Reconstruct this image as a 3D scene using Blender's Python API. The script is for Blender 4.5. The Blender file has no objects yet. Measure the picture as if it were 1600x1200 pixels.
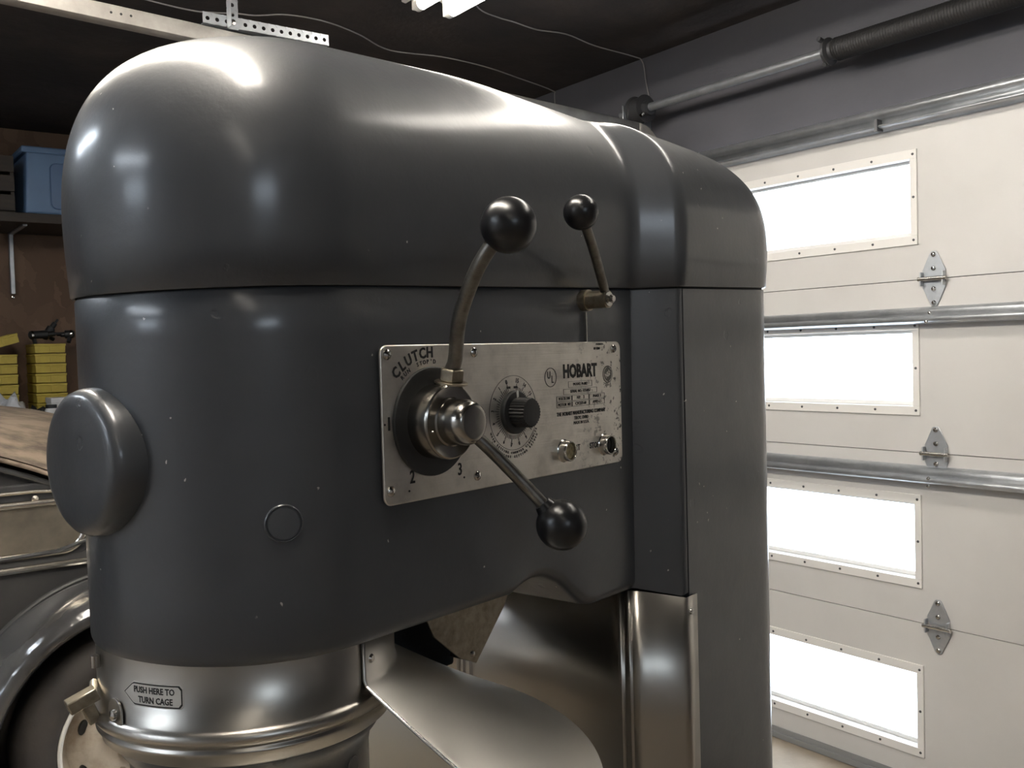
import bpy, bmesh, math, random
from mathutils import Vector, Matrix
random.seed(7)
SC = bpy.context.scene
COL = SC.collection
PI = math.pi
def rad(d): return math.radians(d)

# ------------------------------------------------------------------ camera, world, light, exposure
CAM_H = 1.41
YAW, PITCH, ROLL = rad(36.67), rad(1.9225), rad(-1.589)
cd = bpy.data.cameras.new('camera'); cd.sensor_width = 36; cd.lens = 36*1498.5/1600; cd.clip_start = .02
cam = bpy.data.objects.new('camera', cd); COL.objects.link(cam); SC.camera = cam
_fh = Vector((math.sin(YAW), math.cos(YAW), 0)); _rt = Vector((math.cos(YAW), -math.sin(YAW), 0)); _z = Vector((0, 0, 1))
_fw = _fh*math.cos(PITCH)-_z*math.sin(PITCH); _up = _fh*math.sin(PITCH)+_z*math.cos(PITCH)
_R = _rt*math.cos(ROLL)+_up*math.sin(ROLL); _U = _up*math.cos(ROLL)-_rt*math.sin(ROLL)
cam.matrix_world = Matrix(((_R.x, _U.x, -_fw.x, 0), (_R.y, _U.y, -_fw.y, 0), (_R.z, _U.z, -_fw.z, CAM_H), (0, 0, 0, 1)))
SKY_STRENGTH = 10.0
TUBE_STRENGTH = 84.0
w = bpy.data.worlds.new('world'); SC.world = w; w.use_nodes = True
wb = w.node_tree.nodes['Background']; wb.inputs[0].default_value = (.80, .89, 1, 1); wb.inputs[1].default_value = SKY_STRENGTH
SC.view_settings.view_transform = 'Standard'; SC.view_settings.look = 'None'
SC.view_settings.exposure = 0.0; SC.view_settings.gamma = 1; SC.view_settings.use_curve_mapping = False
def portal(loc, rot, sx, sy):
    l = bpy.data.lights.new('window_portal', 'AREA'); l.shape = 'RECTANGLE'; l.size = sx; l.size_y = sy; l.cycles.is_portal = True
    o = bpy.data.objects.new('window_portal', l); COL.objects.link(o); o.location = loc; o.rotation_euler = rot

# ------------------------------------------------------------------ mesh helpers
class G:
    def __init__(s): s.v = []; s.f = []
    def add(s, vs, fs, M=None):
        n = len(s.v); s.v += [tuple(M @ Vector(v)) if M else tuple(v) for v in vs]; s.f += [tuple(i+n for i in f) for f in fs]; return s
    def box(s, x0, x1, y0, y1, z0, z1, M=None):
        return s.add([(x0,y0,z0),(x1,y0,z0),(x1,y1,z0),(x0,y1,z0),(x0,y0,z1),(x1,y0,z1),(x1,y1,z1),(x0,y1,z1)],
              [(0,3,2,1),(4,5,6,7),(0,1,5,4),(1,2,6,5),(2,3,7,6),(3,0,4,7)], M)
    def lathe(s, prof, p=(0,0,0), ax=(0,0,1), n=40, cap=True, a0=0, a1=2*PI, ref=None):
        ax = Vector(ax).normalized(); p = Vector(p)
        if ref is None: u = ax.orthogonal().normalized()
        else: u = (Vector(ref)-ax*Vector(ref).dot(ax)).normalized()
        v = ax.cross(u); full = abs(a1-a0-2*PI) < 1e-6; m = n if full else n+1
        vs = []; fs = []
        for r, h in prof:
            for i in range(m):
                a = a0+(a1-a0)*i/n; vs.append(p+ax*h+(u*math.cos(a)+v*math.sin(a))*r)
        for k in range(len(prof)-1):
            for i in range(n):
                j = (i+1) % m; fs.append((k*m+i, k*m+j, (k+1)*m+j, (k+1)*m+i))
        if cap and full:
            if prof[0][0] > 1e-6: fs.append(tuple(range(m))[::-1])
            if prof[-1][0] > 1e-6: fs.append(tuple((len(prof)-1)*m+i for i in range(m)))
        return s.add(vs, fs)
    def cyl(s, p0, p1, r0, r1=None, n=20):
        p0 = Vector(p0); p1 = Vector(p1); d = p1-p0
        return s.lathe([(r0, 0), (r0 if r1 is None else r1, d.length)], p0, d, n)
    def ball(s, c, r, n=24):
        return s.lathe([(r*math.sin(PI*i/n), -r*math.cos(PI*i/n)) for i in range(n+1)], c, (0,0,1), n*2, cap=False)
    def tube(s, pts, r, n=12, closed=False):
        pts = [Vector(p) for p in pts]; N = len(pts); vs = []; fs = []; u = None
        for i, p in enumerate(pts):
            a = pts[i-1] if (i > 0 or closed) else p; b = pts[(i+1) % N] if (i < N-1 or closed) else p
            t = (b-a).normalized()
            u = t.orthogonal().normalized() if u is None else (u-t*u.dot(t)).normalized()
            v = t.cross(u); rr = r[i] if isinstance(r, (list, tuple)) else r
            vs += [p+(u*math.cos(2*PI*k/n)+v*math.sin(2*PI*k/n))*rr for k in range(n)]
        for i in range(N if closed else N-1):
            for k in range(n):
                j = (i+1) % N; fs.append((i*n+k, i*n+(k+1) % n, j*n+(k+1) % n, j*n+k))
        if not closed: fs += [tuple(range(n))[::-1], tuple((N-1)*n+k for k in range(n))]
        return s.add(vs, fs)
    def prism(s, poly, d, M=None):   # poly in xy, extruded 0..d along z
        n = len(poly); vs = [(x, y, 0) for x, y in poly]+[(x, y, d) for x, y in poly]
        return s.add(vs, [tuple(range(n))[::-1], tuple(range(n, 2*n))]+[(i, (i+1) % n, n+(i+1) % n, n+i) for i in range(n)], M)
    def grid(s, rows, closed=False):
        m = len(rows[0]); vs = [p for r in rows for p in r]; fs = []
        for a in range(len(rows)-1):
            for b in range(m if closed else m-1):
                c = (b+1) % m; fs.append((a*m+b, a*m+c, (a+1)*m+c, (a+1)*m+b))
        return s.add(vs, fs)
def obj(name, g, mat, parent=None, smooth=False, bevel=0, label=None, solid=0, seg=2, ang=35, sub=0):
    me = bpy.data.meshes.new(name); me.from_pydata([tuple(v) for v in g.v], [], g.f); me.validate()
    bm = bmesh.new(); bm.from_mesh(me); bmesh.ops.recalc_face_normals(bm, faces=bm.faces); bm.to_mesh(me); bm.free()
    o = bpy.data.objects.new(name, me); COL.objects.link(o); o.parent = parent
    if mat: me.materials.append(mat)
    if solid:
        m = o.modifiers.new('solid', 'SOLIDIFY'); m.thickness = solid; m.offset = -1
    if bevel:
        m = o.modifiers.new('bevel', 'BEVEL'); m.width = bevel; m.segments = seg; m.limit_method = 'ANGLE'; m.angle_limit = rad(ang)
    if sub:
        m = o.modifiers.new('sub', 'SUBSURF'); m.levels = m.render_levels = sub
    if smooth or bevel:
        for p in me.polygons: p.use_smooth = True
        me.set_sharp_from_angle(angle=rad(ang))
    if label: o['label'] = label
    return o
def thing(name, label, cat, loc=(0,0,0), rz=0, group=None, kind=None):
    o = bpy.data.objects.new(name, None); COL.objects.link(o); o.location = loc; o.rotation_euler = (0,0,rz); o.empty_display_size = .1
    tag(o, label, cat, group, kind); return o
def tag(o, label=None, cat=None, group=None, kind=None):
    if label: o['label'] = label
    if cat: o['category'] = cat
    if group: o['group'] = group
    if kind: o['kind'] = kind
    return o
def struct(name, g, mat, **k): return tag(obj(name, g, mat, **k), kind='structure')
def copy_tree(o, parent=None):
    c = o.copy(); COL.objects.link(c); c.parent = parent
    for ch in list(o.children): copy_tree(ch, c)
    return c
def text_g(g, s, x, z, size, M, bold=0.0, rot=0, sx=1.0, align='CENTER', depth=.0004):
    """flat lettering laid out in the x/z plane of a panel; M takes (u, v, w) to the panel"""
    cu = bpy.data.curves.new('lettering', 'FONT'); cu.body = s; cu.size = size; cu.align_x = align; cu.align_y = 'CENTER'
    cu.extrude = depth; cu.offset = bold; cu.resolution_u = 2
    o = bpy.data.objects.new('lettering', cu); COL.objects.link(o)
    me = bpy.data.meshes.new_from_object(o.evaluated_get(bpy.context.evaluated_depsgraph_get()))
    T = M @ Matrix.Translation((x, z, 0)) @ Matrix.Rotation(rot, 4, 'Z') @ Matrix.Diagonal((sx, 1, 1, 1))
    g.add([v.co.copy() for v in me.vertices], [tuple(p.vertices) for p in me.polygons], T)
    bpy.data.objects.remove(o); bpy.data.curves.remove(cu); bpy.data.meshes.remove(me)

# ------------------------------------------------------------------ materials
def mat(name, col, rough=.5, metal=0, coat=0, noise=None, bump=None, spec=.5, rvar=0, emit=None, aniso=0, coat_r=.1, build=None):
    m = bpy.data.materials.new(name); m.use_nodes = True; nt = m.node_tree; b = nt.nodes['Principled BSDF']
    b.inputs['Base Color'].default_value = (*col, 1); b.inputs['Roughness'].default_value = rough; b.inputs['Metallic'].default_value = metal
    b.inputs['Coat Weight'].default_value = coat; b.inputs['Coat Roughness'].default_value = coat_r; b.inputs['Specular IOR Level'].default_value = spec
    b.inputs['Anisotropic'].default_value = aniso
    N = nt.nodes.new; Lk = nt.links.new; tc = N('ShaderNodeTexCoord')
    def noise_n(scale, detail=4, r=.6, stretch=None):
        n = N('ShaderNodeTexNoise'); n.inputs['Scale'].default_value = scale; n.inputs['Detail'].default_value = detail; n.inputs['Roughness'].default_value = r
        if stretch:
            mp = N('ShaderNodeMapping'); mp.inputs['Scale'].default_value = stretch; Lk(tc.outputs['Object'], mp.inputs[0]); Lk(mp.outputs[0], n.inputs['Vector'])
        else: Lk(tc.outputs['Object'], n.inputs['Vector'])
        return n
    def ramp(src, stops):
        r = N('ShaderNodeValToRGB'); el = r.color_ramp.elements
        while len(el) < len(stops): el.new(.5)
        for e, (p, c) in zip(el, stops): e.position = p; e.color = (*c, 1) if len(c) == 3 else c
        Lk(src, r.inputs[0]); return r
    if noise:
        sc, c2, lo, hi = noise[:4]; n = noise_n(sc, 6, .62, noise[4] if len(noise) > 4 else None)
        r = ramp(n.outputs['Fac'], [(lo, col), (hi, c2)]); Lk(r.outputs[0], b.inputs['Base Color'])
    if rvar:
        n = noise_n(rvar[0], 5, .6, rvar[3] if len(rvar) > 3 else None); mr = N('ShaderNodeMapRange'); mr.inputs[1].default_value = .3; mr.inputs[2].default_value = .7
        mr.inputs[3].default_value = rvar[1]; mr.inputs[4].default_value = rvar[2]; Lk(n.outputs['Fac'], mr.inputs[0]); Lk(mr.outputs[0], b.inputs['Roughness'])
    if bump:
        n = noise_n(bump[0], bump[3] if len(bump) > 3 else 4, .6, bump[2] if len(bump) > 2 else None); bp = N('ShaderNodeBump'); bp.inputs['Strength'].default_value = 1
        bp.inputs['Distance'].default_value = bump[1]; Lk(n.outputs['Fac'], bp.inputs['Height']); Lk(bp.outputs[0], b.inputs['Normal'])
    if emit: b.inputs['Emission Color'].default_value = (*emit[0], 1); b.inputs['Emission Strength'].default_value = emit[1]
    if build: build(nt, b, N, Lk, tc, noise_n, ramp)
    return m
def paint_build(nt, b, N, Lk, tc, noise_n, ramp):
    # thick glossy enamel over cast iron: soft waviness, brush texture, chips painted over and a few bare nicks
    n1 = noise_n(9, 3, .5); n2 = noise_n(160, 3, .6); vo = N('ShaderNodeTexVoronoi'); vo.inputs['Scale'].default_value = 17
    d = noise_n(70, 3, .6); mx = N('ShaderNodeMixRGB'); mx.inputs[0].default_value = .012; Lk(tc.outputs['Object'], mx.inputs[1]); Lk(d.outputs['Color'], mx.inputs[2])
    Lk(mx.outputs[0], vo.inputs['Vector'])
    chip = ramp(vo.outputs['Distance'], [(.0, (0,0,0)), (.09, (0,0,0)), (.115, (1,1,1)), (1, (1,1,1))])
    sel = noise_n(5, 2, .5); sr = ramp(sel.outputs['Fac'], [(.52, (1,1,1)), (.54, (0,0,0))])
    mm = N('ShaderNodeMath'); mm.operation = 'MAXIMUM'; Lk(chip.outputs[0], mm.inputs[0]); Lk(sr.outputs[0], mm.inputs[1])
    a1 = N('ShaderNodeMath'); a1.operation = 'MULTIPLY'; a1.inputs[1].default_value = .0018; Lk(n1.outputs['Fac'], a1.inputs[0])
    a2 = N('ShaderNodeMath'); a2.operation = 'MULTIPLY_ADD'; a2.inputs[1].default_value = .00024; Lk(n2.outputs['Fac'], a2.inputs[0]); Lk(a1.outputs[0], a2.inputs[2])
    a3 = N('ShaderNodeMath'); a3.operation = 'MULTIPLY_ADD'; a3.inputs[1].default_value = .0005; Lk(mm.outputs[0], a3.inputs[0]); Lk(a2.outputs[0], a3.inputs[2])
    bp = N('ShaderNodeBump'); bp.inputs['Distance'].default_value = 1; bp.inputs['Strength'].default_value = 1; Lk(a3.outputs[0], bp.inputs['Height']); Lk(bp.outputs[0], b.inputs['Normal'])
    n3 = noise_n(3, 5, .6); cr = ramp(n3.outputs['Fac'], [(.3, (.038,.041,.047)), (.7, (.048,.051,.057))])
    # tiny bare nicks
    v2 = N('ShaderNodeTexVoronoi'); v2.inputs['Scale'].default_value = 42; Lk(mx.outputs[0], v2.inputs['Vector'])
    nk = ramp(v2.outputs['Distance'], [(0, (1,1,1)), (.045, (1,1,1)), (.06, (0,0,0))]); s2 = noise_n(11, 2, .5); s2r = ramp(s2.outputs['Fac'], [(.52, (0,0,0)), (.56, (1,1,1))])
    mk = N('ShaderNodeMath'); mk.operation = 'MULTIPLY'; Lk(nk.outputs[0], mk.inputs[0]); Lk(s2r.outputs[0], mk.inputs[1])
    mc = N('ShaderNodeMixRGB'); Lk(mk.outputs[0], mc.inputs[0]); Lk(cr.outputs[0], mc.inputs[1]); mc.inputs[2].default_value = (.4,.38,.35,1); Lk(mc.outputs[0], b.inputs['Base Color'])
    rr = noise_n(14, 4, .6); mr = N('ShaderNodeMapRange'); mr.inputs[1].default_value = .3; mr.inputs[2].default_value = .7; mr.inputs[3].default_value = .42; mr.inputs[4].default_value = .50
    Lk(rr.outputs['Fac'], mr.inputs[0]); Lk(mr.outputs[0], b.inputs['Roughness'])
PAINT = mat('grey_enamel', (.1,.1,.11), .3, spec=.45, coat=.75, coat_r=.19, build=paint_build)
def plate_build(nt, b, N, Lk, tc, noise_n, ramp):
    n = noise_n(14, 7, .65); r = ramp(n.outputs['Fac'], [(.30, (.52,.49,.44)), (.5, (.78,.74,.67)), (.70, (.90,.86,.79))])
    sp = noise_n(140, 3, .7); spr = ramp(sp.outputs['Fac'], [(.58, (0,0,0)), (.63, (1,1,1))])
    gx = N('ShaderNodeSeparateXYZ'); Lk(tc.outputs['Object'], gx.inputs[0])
    g1 = N('ShaderNodeMapRange'); g1.inputs[1].default_value = .28; g1.inputs[2].default_value = .4; Lk(gx.outputs['X'], g1.inputs[0])
    ml = N('ShaderNodeMath'); ml.operation = 'MULTIPLY'; Lk(spr.outputs[0], ml.inputs[0]); Lk(g1.outputs[0], ml.inputs[1])
    mc = N('ShaderNodeMixRGB'); Lk(ml.outputs[0], mc.inputs[0]); Lk(r.outputs[0], mc.inputs[1]); mc.inputs[2].default_value = (.03,.026,.02,1); Lk(mc.outputs[0], b.inputs['Base Color'])
    n2 = noise_n(22, 5, .6); mr = N('ShaderNodeMapRange'); mr.inputs[1].default_value = .3; mr.inputs[2].default_value = .7; mr.inputs[3].default_value = .31; mr.inputs[4].default_value = .44
    Lk(n2.outputs['Fac'], mr.inputs[0]); Lk(mr.outputs[0], b.inputs['Roughness'])
    s = noise_n(4, 3, .6, (3, 3, 140)); bp = N('ShaderNodeBump'); bp.inputs['Distance'].default_value = .0003; Lk(s.outputs['Fac'], bp.inputs['Height']); Lk(bp.outputs[0], b.inputs['Normal'])
PLATE = mat('worn_nickel_plate', (.4,.38,.34), .35, 1, build=plate_build)
STEEL = mat('brushed_stainless', (.46,.435,.395), .31, 1, bump=(12, .00003, (1, 1, 90), 2))
STEELH = mat('satin_stainless_guard', (.74,.71,.66), .40, 1, bump=(50, .00004, (20, 1, 1)))
POLISH = mat('polished_steel', (.50,.48,.45), .16, 1, rvar=(25, .12, .24))
RODM = mat('worn_steel_rod', (.23,.22,.20), .38, 1, noise=(60, (.12,.11,.095), .35, .7), rvar=(40, .3, .5), bump=(200, .0002))
BRASSY = mat('tarnished_brass', (.42,.37,.29), .35, 1, noise=(70, (.24,.21,.16), .4, .7))
BALLM = mat('black_phenolic', (.008,.008,.009), .29, bump=(60, .0002))
DRUMM = mat('dulled_steel', (.38,.36,.33), .21, 1, noise=(30, (.26,.245,.22), .35, .7))
BLACK = mat('matt_black', (.012,.012,.012), .5, bump=(150, .0002))
INK = mat('black_ink', (.012,.011,.010), .6)
GAPSHADE = mat('seam_shadow_gap', (.02,.02,.02), .8)  # flat near-black, painted shade for the seam and the dark gaps
CREAM = mat('yellowed_button', (.40,.33,.18), .5, noise=(200, (.16,.12,.06), .4, .65))
WHITEL = mat('sticker_white', (.62,.60,.56), .35)
GALV = mat('galvanised_steel', (.50,.52,.54), .36, .75, noise=(18, (.40,.42,.44), .35, .65), rvar=(20, .3, .5))
GALVP = mat('galvanised_track', (.42,.40,.37), .55, .6, noise=(12, (.30,.28,.26), .35, .65))
DOORW = mat('door_white_enamel', (.58,.565,.545), .42, noise=(2.5, (.54,.525,.505), .4, .7), bump=(260, .0002))
TRIMW = mat('window_trim_white', (.72,.70,.67), .4)
WALLG = mat('wall_dark_grey_paint', (.100,.098,.110), .75, noise=(1.4, (.082,.081,.092), .35, .65), bump=(60, .0006))
WALLM = mat('wall_mid_grey', (.45,.44,.44), .8, noise=(1.4, (.38,.38,.39), .35, .65))
WALLL = mat('wall_light_drywall', (.74,.75,.77), .8, noise=(1.4, (.66,.67,.70), .35, .65))
CEILM = mat('ceiling_dark_paint', (.030,.026,.026), .8, noise=(2.2, (.060,.048,.043), .42, .68), bump=(14, .004))
def osb(nt, b, N, Lk, tc, noise_n, ramp):
    v = N('ShaderNodeTexVoronoi'); v.inputs['Scale'].default_value = 17; mp = N('ShaderNodeMapping'); mp.inputs['Scale'].default_value = (1, 1, .55); Lk(tc.outputs['Object'], mp.inputs[0])
    d = noise_n(6, 4, .6); mx = N('ShaderNodeMixRGB'); mx.inputs[0].default_value = .12; Lk(mp.outputs[0], mx.inputs[1]); Lk(d.outputs['Color'], mx.inputs[2]); Lk(mx.outputs[0], v.inputs['Vector'])
    sx = N('ShaderNodeSeparateXYZ'); Lk(v.outputs['Color'], sx.inputs[0])
    r = ramp(sx.outputs[0], [(0, (.095,.052,.028)), (.5, (.118,.066,.037)), (1, (.145,.083,.048))]); Lk(r.outputs[0], b.inputs['Base Color'])
    bp = N('ShaderNodeBump'); bp.inputs['Distance'].default_value = .002; Lk(sx.outputs[1], bp.inputs['Height']); Lk(bp.outputs[0], b.inputs['Normal'])
OSB = mat('strand_board', (.14,.08,.04), .7, build=osb)
CONC = mat('concrete_floor', (.26,.21,.16), .7, noise=(5, (.36,.30,.23), .35, .7), bump=(70, .001))
LAMPW = mat('lamp_white_enamel', (.75,.74,.70), .35)
TUBEM = mat('fluorescent_tube', (.9,.9,.9), .3, emit=((1, .93, .83), TUBE_STRENGTH))
TUBEM2 = mat('old_fluorescent_tube', (.9,.9,.9), .3, emit=((1, .93, .83), TUBE_STRENGTH*.07))
TUBEM4 = mat('bright_fluorescent_tube', (.9,.9,.9), .3, emit=((1, .94, .86), TUBE_STRENGTH*.22))
TUBEM3 = mat('cool_fluorescent_tube', (.9,.9,.9), .3, emit=((.80, .89, 1), TUBE_STRENGTH*.6))
TUBEM5 = mat('dim_cool_fluorescent_tube', (.9,.9,.9), .3, emit=((.80, .89, 1), TUBE_STRENGTH*.36))
SPRING = mat('oiled_spring_steel', (.020,.019,.019), .6, .2)
DARKST = mat('dark_cast_steel', (.10,.10,.105), .5, .7)
WIREM = mat('grey_cable', (.30,.28,.27), .6)
YEL = mat('yellow_plastic', (.46,.35,.05), .5, noise=(20, (.38,.28,.04), .4, .7))
BLUEP = mat('blue_plastic', (.12,.20,.33), .45, noise=(6, (.11,.18,.30), .4, .65))
BLUEP2 = mat('blue_plastic_lid', (.08,.14,.25), .4)
WOODD = mat('dark_stained_board', (.022,.015,.010), .6, noise=(8, (.04,.027,.018), .4, .7, (1, 8, 8)))
DUST = mat('dusty_brown_roof', (.10,.075,.055), .85, noise=(6, (.26,.20,.145), .36, .60, (1.2, 2.5, 2.5)), bump=(30, .003))
CARP = mat('car_grey_enamel', (.055,.055,.056), .14, coat=.6, noise=(4, (.035,.034,.034), .45, .6), bump=(5, .006))
CARD = mat('car_dark_panel', (.020,.019,.019), .4, noise=(5, (.035,.033,.031), .4, .7))
CHROME = mat('chrome_moulding', (.62,.58,.52), .22, 1)
CARGL = mat('reflection_tinted_car_glass', (.30,.26,.20), .15, .55, noise=(3, (.15,.13,.105), .42, .6))  # beige and darker tones of the reflected garage put into the glass colour
TYRE = mat('tyre_rubber', (.032,.028,.026), .7, bump=(90, .001), noise=(6, (.05,.043,.038), .4, .7))
RIMM = mat('cream_wheel_paint', (.46,.41,.34), .4, noise=(12, (.26,.20,.14), .42, .72))
CHROMEHUB = mat('rusty_hub', (.32,.24,.17), .5, .5, noise=(30, (.14,.09,.06), .4, .7))
CLEARB = mat('clear_bag_plastic', (.55,.56,.58), .15, .0, spec=.9, bump=(40, .01))
WHITEB = mat('white_card_box', (.58,.57,.56), .6)
GLASSP = bpy.data.materials.new('window_glass'); GLASSP.use_nodes = True
_nt = GLASSP.node_tree; _nt.nodes.clear(); _o = _nt.nodes.new('ShaderNodeOutputMaterial'); _m = _nt.nodes.new('ShaderNodeMixShader'); _t = _nt.nodes.new('ShaderNodeBsdfTransparent'); _g = _nt.nodes.new('ShaderNodeBsdfGlossy')
_g.inputs['Roughness'].default_value = .03; _t.inputs[0].default_value = (.95,.97,.98,1); _m.inputs[0].default_value = .06
_nt.links.new(_t.outputs[0], _m.inputs[1]); _nt.links.new(_g.outputs[0], _m.inputs[2]); _nt.links.new(_m.outputs[0], _o.inputs[0])

# ------------------------------------------------------------------ room shell
XW0, XW1, YW0, YW1, ZC = -3.4, 2.85, -2.6, 5.4, 2.603
struct('floor', G().box(XW0-.1, XW1+.2, YW0-.1, YW1+.1, -.06, 0), CONC)
struct('ceiling', G().box(XW0-.1, XW1+.2, YW0-.1, YW1+.1, ZC, ZC+.1), CEILM)
struct('wall_back', G().box(XW0-.1, XW1+.2, YW1, YW1+.1, 0, ZC), OSB)
DY0, DY1, DH = -.12, 2.66, 2.128          # garage door opening
g = G().box(XW1, XW1+.12, YW0, DY0+.05, 0, ZC).box(XW1, XW1+.12, DY1-.05, YW1, 0, ZC).box(XW1, XW1+.12, DY0+.05, DY1-.05, DH-.06, ZC)
struct('wall_right', g, WALLG)
# wall on the left and behind, with window openings to the daylight; the one behind is an added light
def wall_x(name, x0, x1, y0, y1, holes, m):
    g = G(); ys = y0
    for a, b, c, d in holes:
        g.box(x0, x1, ys, a, 0, ZC); g.box(x0, x1, a, b, 0, c); g.box(x0, x1, a, b, d, ZC); ys = b
    g.box(x0, x1, ys, y1, 0, ZC); return struct(name, g, m)
LH = [(.35, 1.35, 2.05, 2.45)]
wall_x('wall_left', XW0-.1, XW0, YW0, YW1, LH, WALLL)
for i, (a, b, c, d) in enumerate(LH):
    g = G().box(XW0-.06, XW0+.02, a-.04, a+.03, c-.04, d+.04).box(XW0-.06, XW0+.02, b-.03, b+.04, c-.04, d+.04).box(XW0-.06, XW0+.02, a, b, c-.04, c+.03).box(XW0-.06, XW0+.02, a, b, d-.03, d+.04)
    wn = struct('window_%d' % (i+1), g, TRIMW)
    obj('pane', G().box(XW0-.05, XW0-.045, a+.02, b-.02, c+.02, d-.02), GLASSP, wn)
    portal((XW0-.12, (a+b)/2, (c+d)/2), (0, -PI/2, 0), d-c, b-a)
FX0, FX1, FZ0, FZ1 = -.55, .30, 1.95, 2.35  # unseen window behind the camera, added as a light source
struct('wall_front', G().box(XW0-.1, FX0, YW0-.1, YW0, 0, ZC).box(FX1, XW1+.2, YW0-.1, YW0, 0, ZC).box(FX0, FX1, YW0-.1, YW0, 0, FZ0).box(FX0, FX1, YW0-.1, YW0, FZ1, ZC), WALLM)
g = G().box(FX0-.04, FX0+.03, YW0-.06, YW0+.02, FZ0-.04, FZ1+.04).box(FX1-.03, FX1+.04, YW0-.06, YW0+.02, FZ0-.04, FZ1+.04).box(FX0, FX1, YW0-.06, YW0+.02, FZ0-.04, FZ0+.03).box(FX0, FX1, YW0-.06, YW0+.02, FZ1-.03, FZ1+.04)
wn = struct('window_2', g, TRIMW); obj('pane', G().box(FX0+.02, FX1-.02, YW0-.05, YW0-.045, FZ0+.02, FZ1-.02), GLASSP, wn)
portal(((FX0+FX1)/2, YW0-.12, (FZ0+FZ1)/2), (PI/2, 0, 0), FX1-FX0, FZ1-FZ0)

# ------------------------------------------------------------------ sectional garage door
DX = 2.77; DT = .045
door = thing('door_1', None, None, (DX, 0, 0), kind='structure')
SH = .532; WY0, WY1 = 1.638, 2.36; WY2 = -1.92
WC = [.253, .787, 1.325, 1.850]; WH = .118
for k in range(4):
    z0, z1 = k*SH+.0012, (k+1)*SH-.0012; c = WC[k]
    g = G().box(0, DT, DY0, WY0, z0, z1).box(0, DT, WY1, DY1, z0, z1).box(0, DT, WY0, WY1, z0, c-WH).box(0, DT, WY0, WY1, c+WH, z1)
    obj('door_panel', g, DOORW, door)
    # window surround: flat frame, screws, glass near the outer face
    t = .028; fr = G()
    fr.box(-.006, .004, WY0-t+.006, WY1+t, c-WH-t, c-WH).box(-.006, .004, WY0-t+.006, WY1+t, c+WH, c+WH+t).box(-.006, .004, WY0-t+.006, WY0, c-WH, c+WH).box(-.006, .004, WY1, WY1+t, c-WH, c+WH)
    fr.box(.030, .036, WY0, WY1, c-WH, c-WH+.014).box(.030, .036, WY0, WY1, c+WH-.010, c+WH)
    fo = obj('window_frame', fr, TRIMW, door, bevel=.0012)
    obj('pane', G().box(.036, .040, WY0, WY1, c-WH, c+WH), GLASSP, fo)
    sc = None
    ys = [WY0-.010+i*.1395 for i in range(6)]
    pts = [(y, c-WH-.013) for y in ys]+[(y, c+WH+.013) for y in ys]+[(WY0-.011, c)]
    for y, z in pts:
        if sc is None:
            sc = obj('screw', G().lathe([(.0042, 0), (.0036, .002), (0, .003)], (0,0,0), (-1,0,0), 10), DARKST, fo, smooth=True); o = sc
        else: o = sc.copy(); COL.objects.link(o)
        o.location = (-.006, y, z)
for k in (1, 2, 3):      # tongue joints behind the seams, so no daylight leaks
    obj('joint_seal', G().box(.012, .032, DY0, DY1, k*SH-.012, k*SH+.012), BLACK, door)
def strut(z, big=False):
    p = [(0, .008), (-.016, .007), (-.026, .003), (-.030, -.004), (-.031, -.018), (-.040, -.020), (-.048, -.022), (-.052, -.028), (-.050, -.036), (-.042, -.041), (-.02, -.043), (0, -.044)]
    g = G().grid([[(x, DY0, z+q) for x, q in p], [(x, DY1, z+q) for x, q in p]])
    return obj('strut', g, GALV, door, smooth=True, solid=.0015)
strut(2*SH-.047); strut(3*SH-.092)
g = G().grid([[(x, y, 2.128+q) for x, q in [(.03, .006), (-.020, .008), (-.036, .006), (-.047, .001), (-.055, -.006), (-.058, -.014), (-.054, -.022), (-.034, -.026), (-.032, -.044), (-.050, -.047), (-.056, -.051), (-.052, -.056), (0, -.060)]] for y in (DY0, DY1)])
obj('strut', g, GALV, door, smooth=True, solid=.0015, label='galvanised top strut along the head of the door')
obj('clip', G().box(-.060, -.028, 1.712, 1.722, 2.062, 2.098), DARKST, door)
obj('bottom_seal', G().box(-.012, .05, DY0, DY1, .001, .022).box(-.004, 0, DY0, DY1, .02, .04), mat('grey_rubber_seal', (.22,.22,.22), .6), door, bevel=.003)
# hinges
def hinge(z):
    g = G()
    up = [(-.006, .084), (.006, .084), (.011, .080), (.037, .026), (.036, .018), (.027, .005), (-.027, .005), (-.036, .018), (-.037, .026), (-.011, .080)]
    M = Matrix(((0,0,-1,-.002), (1,0,0,0), (0,1,0,0), (0,0,0,1)))
    g.prism(up, .003, M); g.prism([(a, -b) for a, b in up][::-1], .003, M)
    # folded knuckle wings
    for s in (-1, 1):
        g.box(-.022, -.004, s*.035-.0025, s*.035+.0025, -.021, .021)
    h = obj('hinge', g, GALV, door, bevel=.0012); h.location = (0, 1.565, z)
    obj('pin', G().cyl((-.018, -.046, 0), (-.018, .043, 0), .0068, n=16), POLISH, h, smooth=True)
    b0 = None
    for dz in (.073, .031, -.031, -.073):
        if b0 is None: b0 = obj('bolt', G().lathe([(.0075, 0), (.0075, .003), (.005, .0055), (0, .006)], (0,0,0), (-1,0,0), 12), POLISH, h, smooth=True); o = b0
        else: o = b0.copy(); COL.objects.link(o)
        o.location = (-.005, 0, dz)
    return h
for k in (1, 2, 3): hinge(k*SH)
b = obj('bolt', G().lathe([(.006, 0), (.004, .004), (0, .005)], (0,0,0), (-1,0,0), 10), POLISH, door, smooth=True); b.location = (-.03, 1.565, 1.492)
for z in (1.466, .993, .970):
    o = b.copy(); COL.objects.link(o); o.location = (-.050, 1.565, z)

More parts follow.
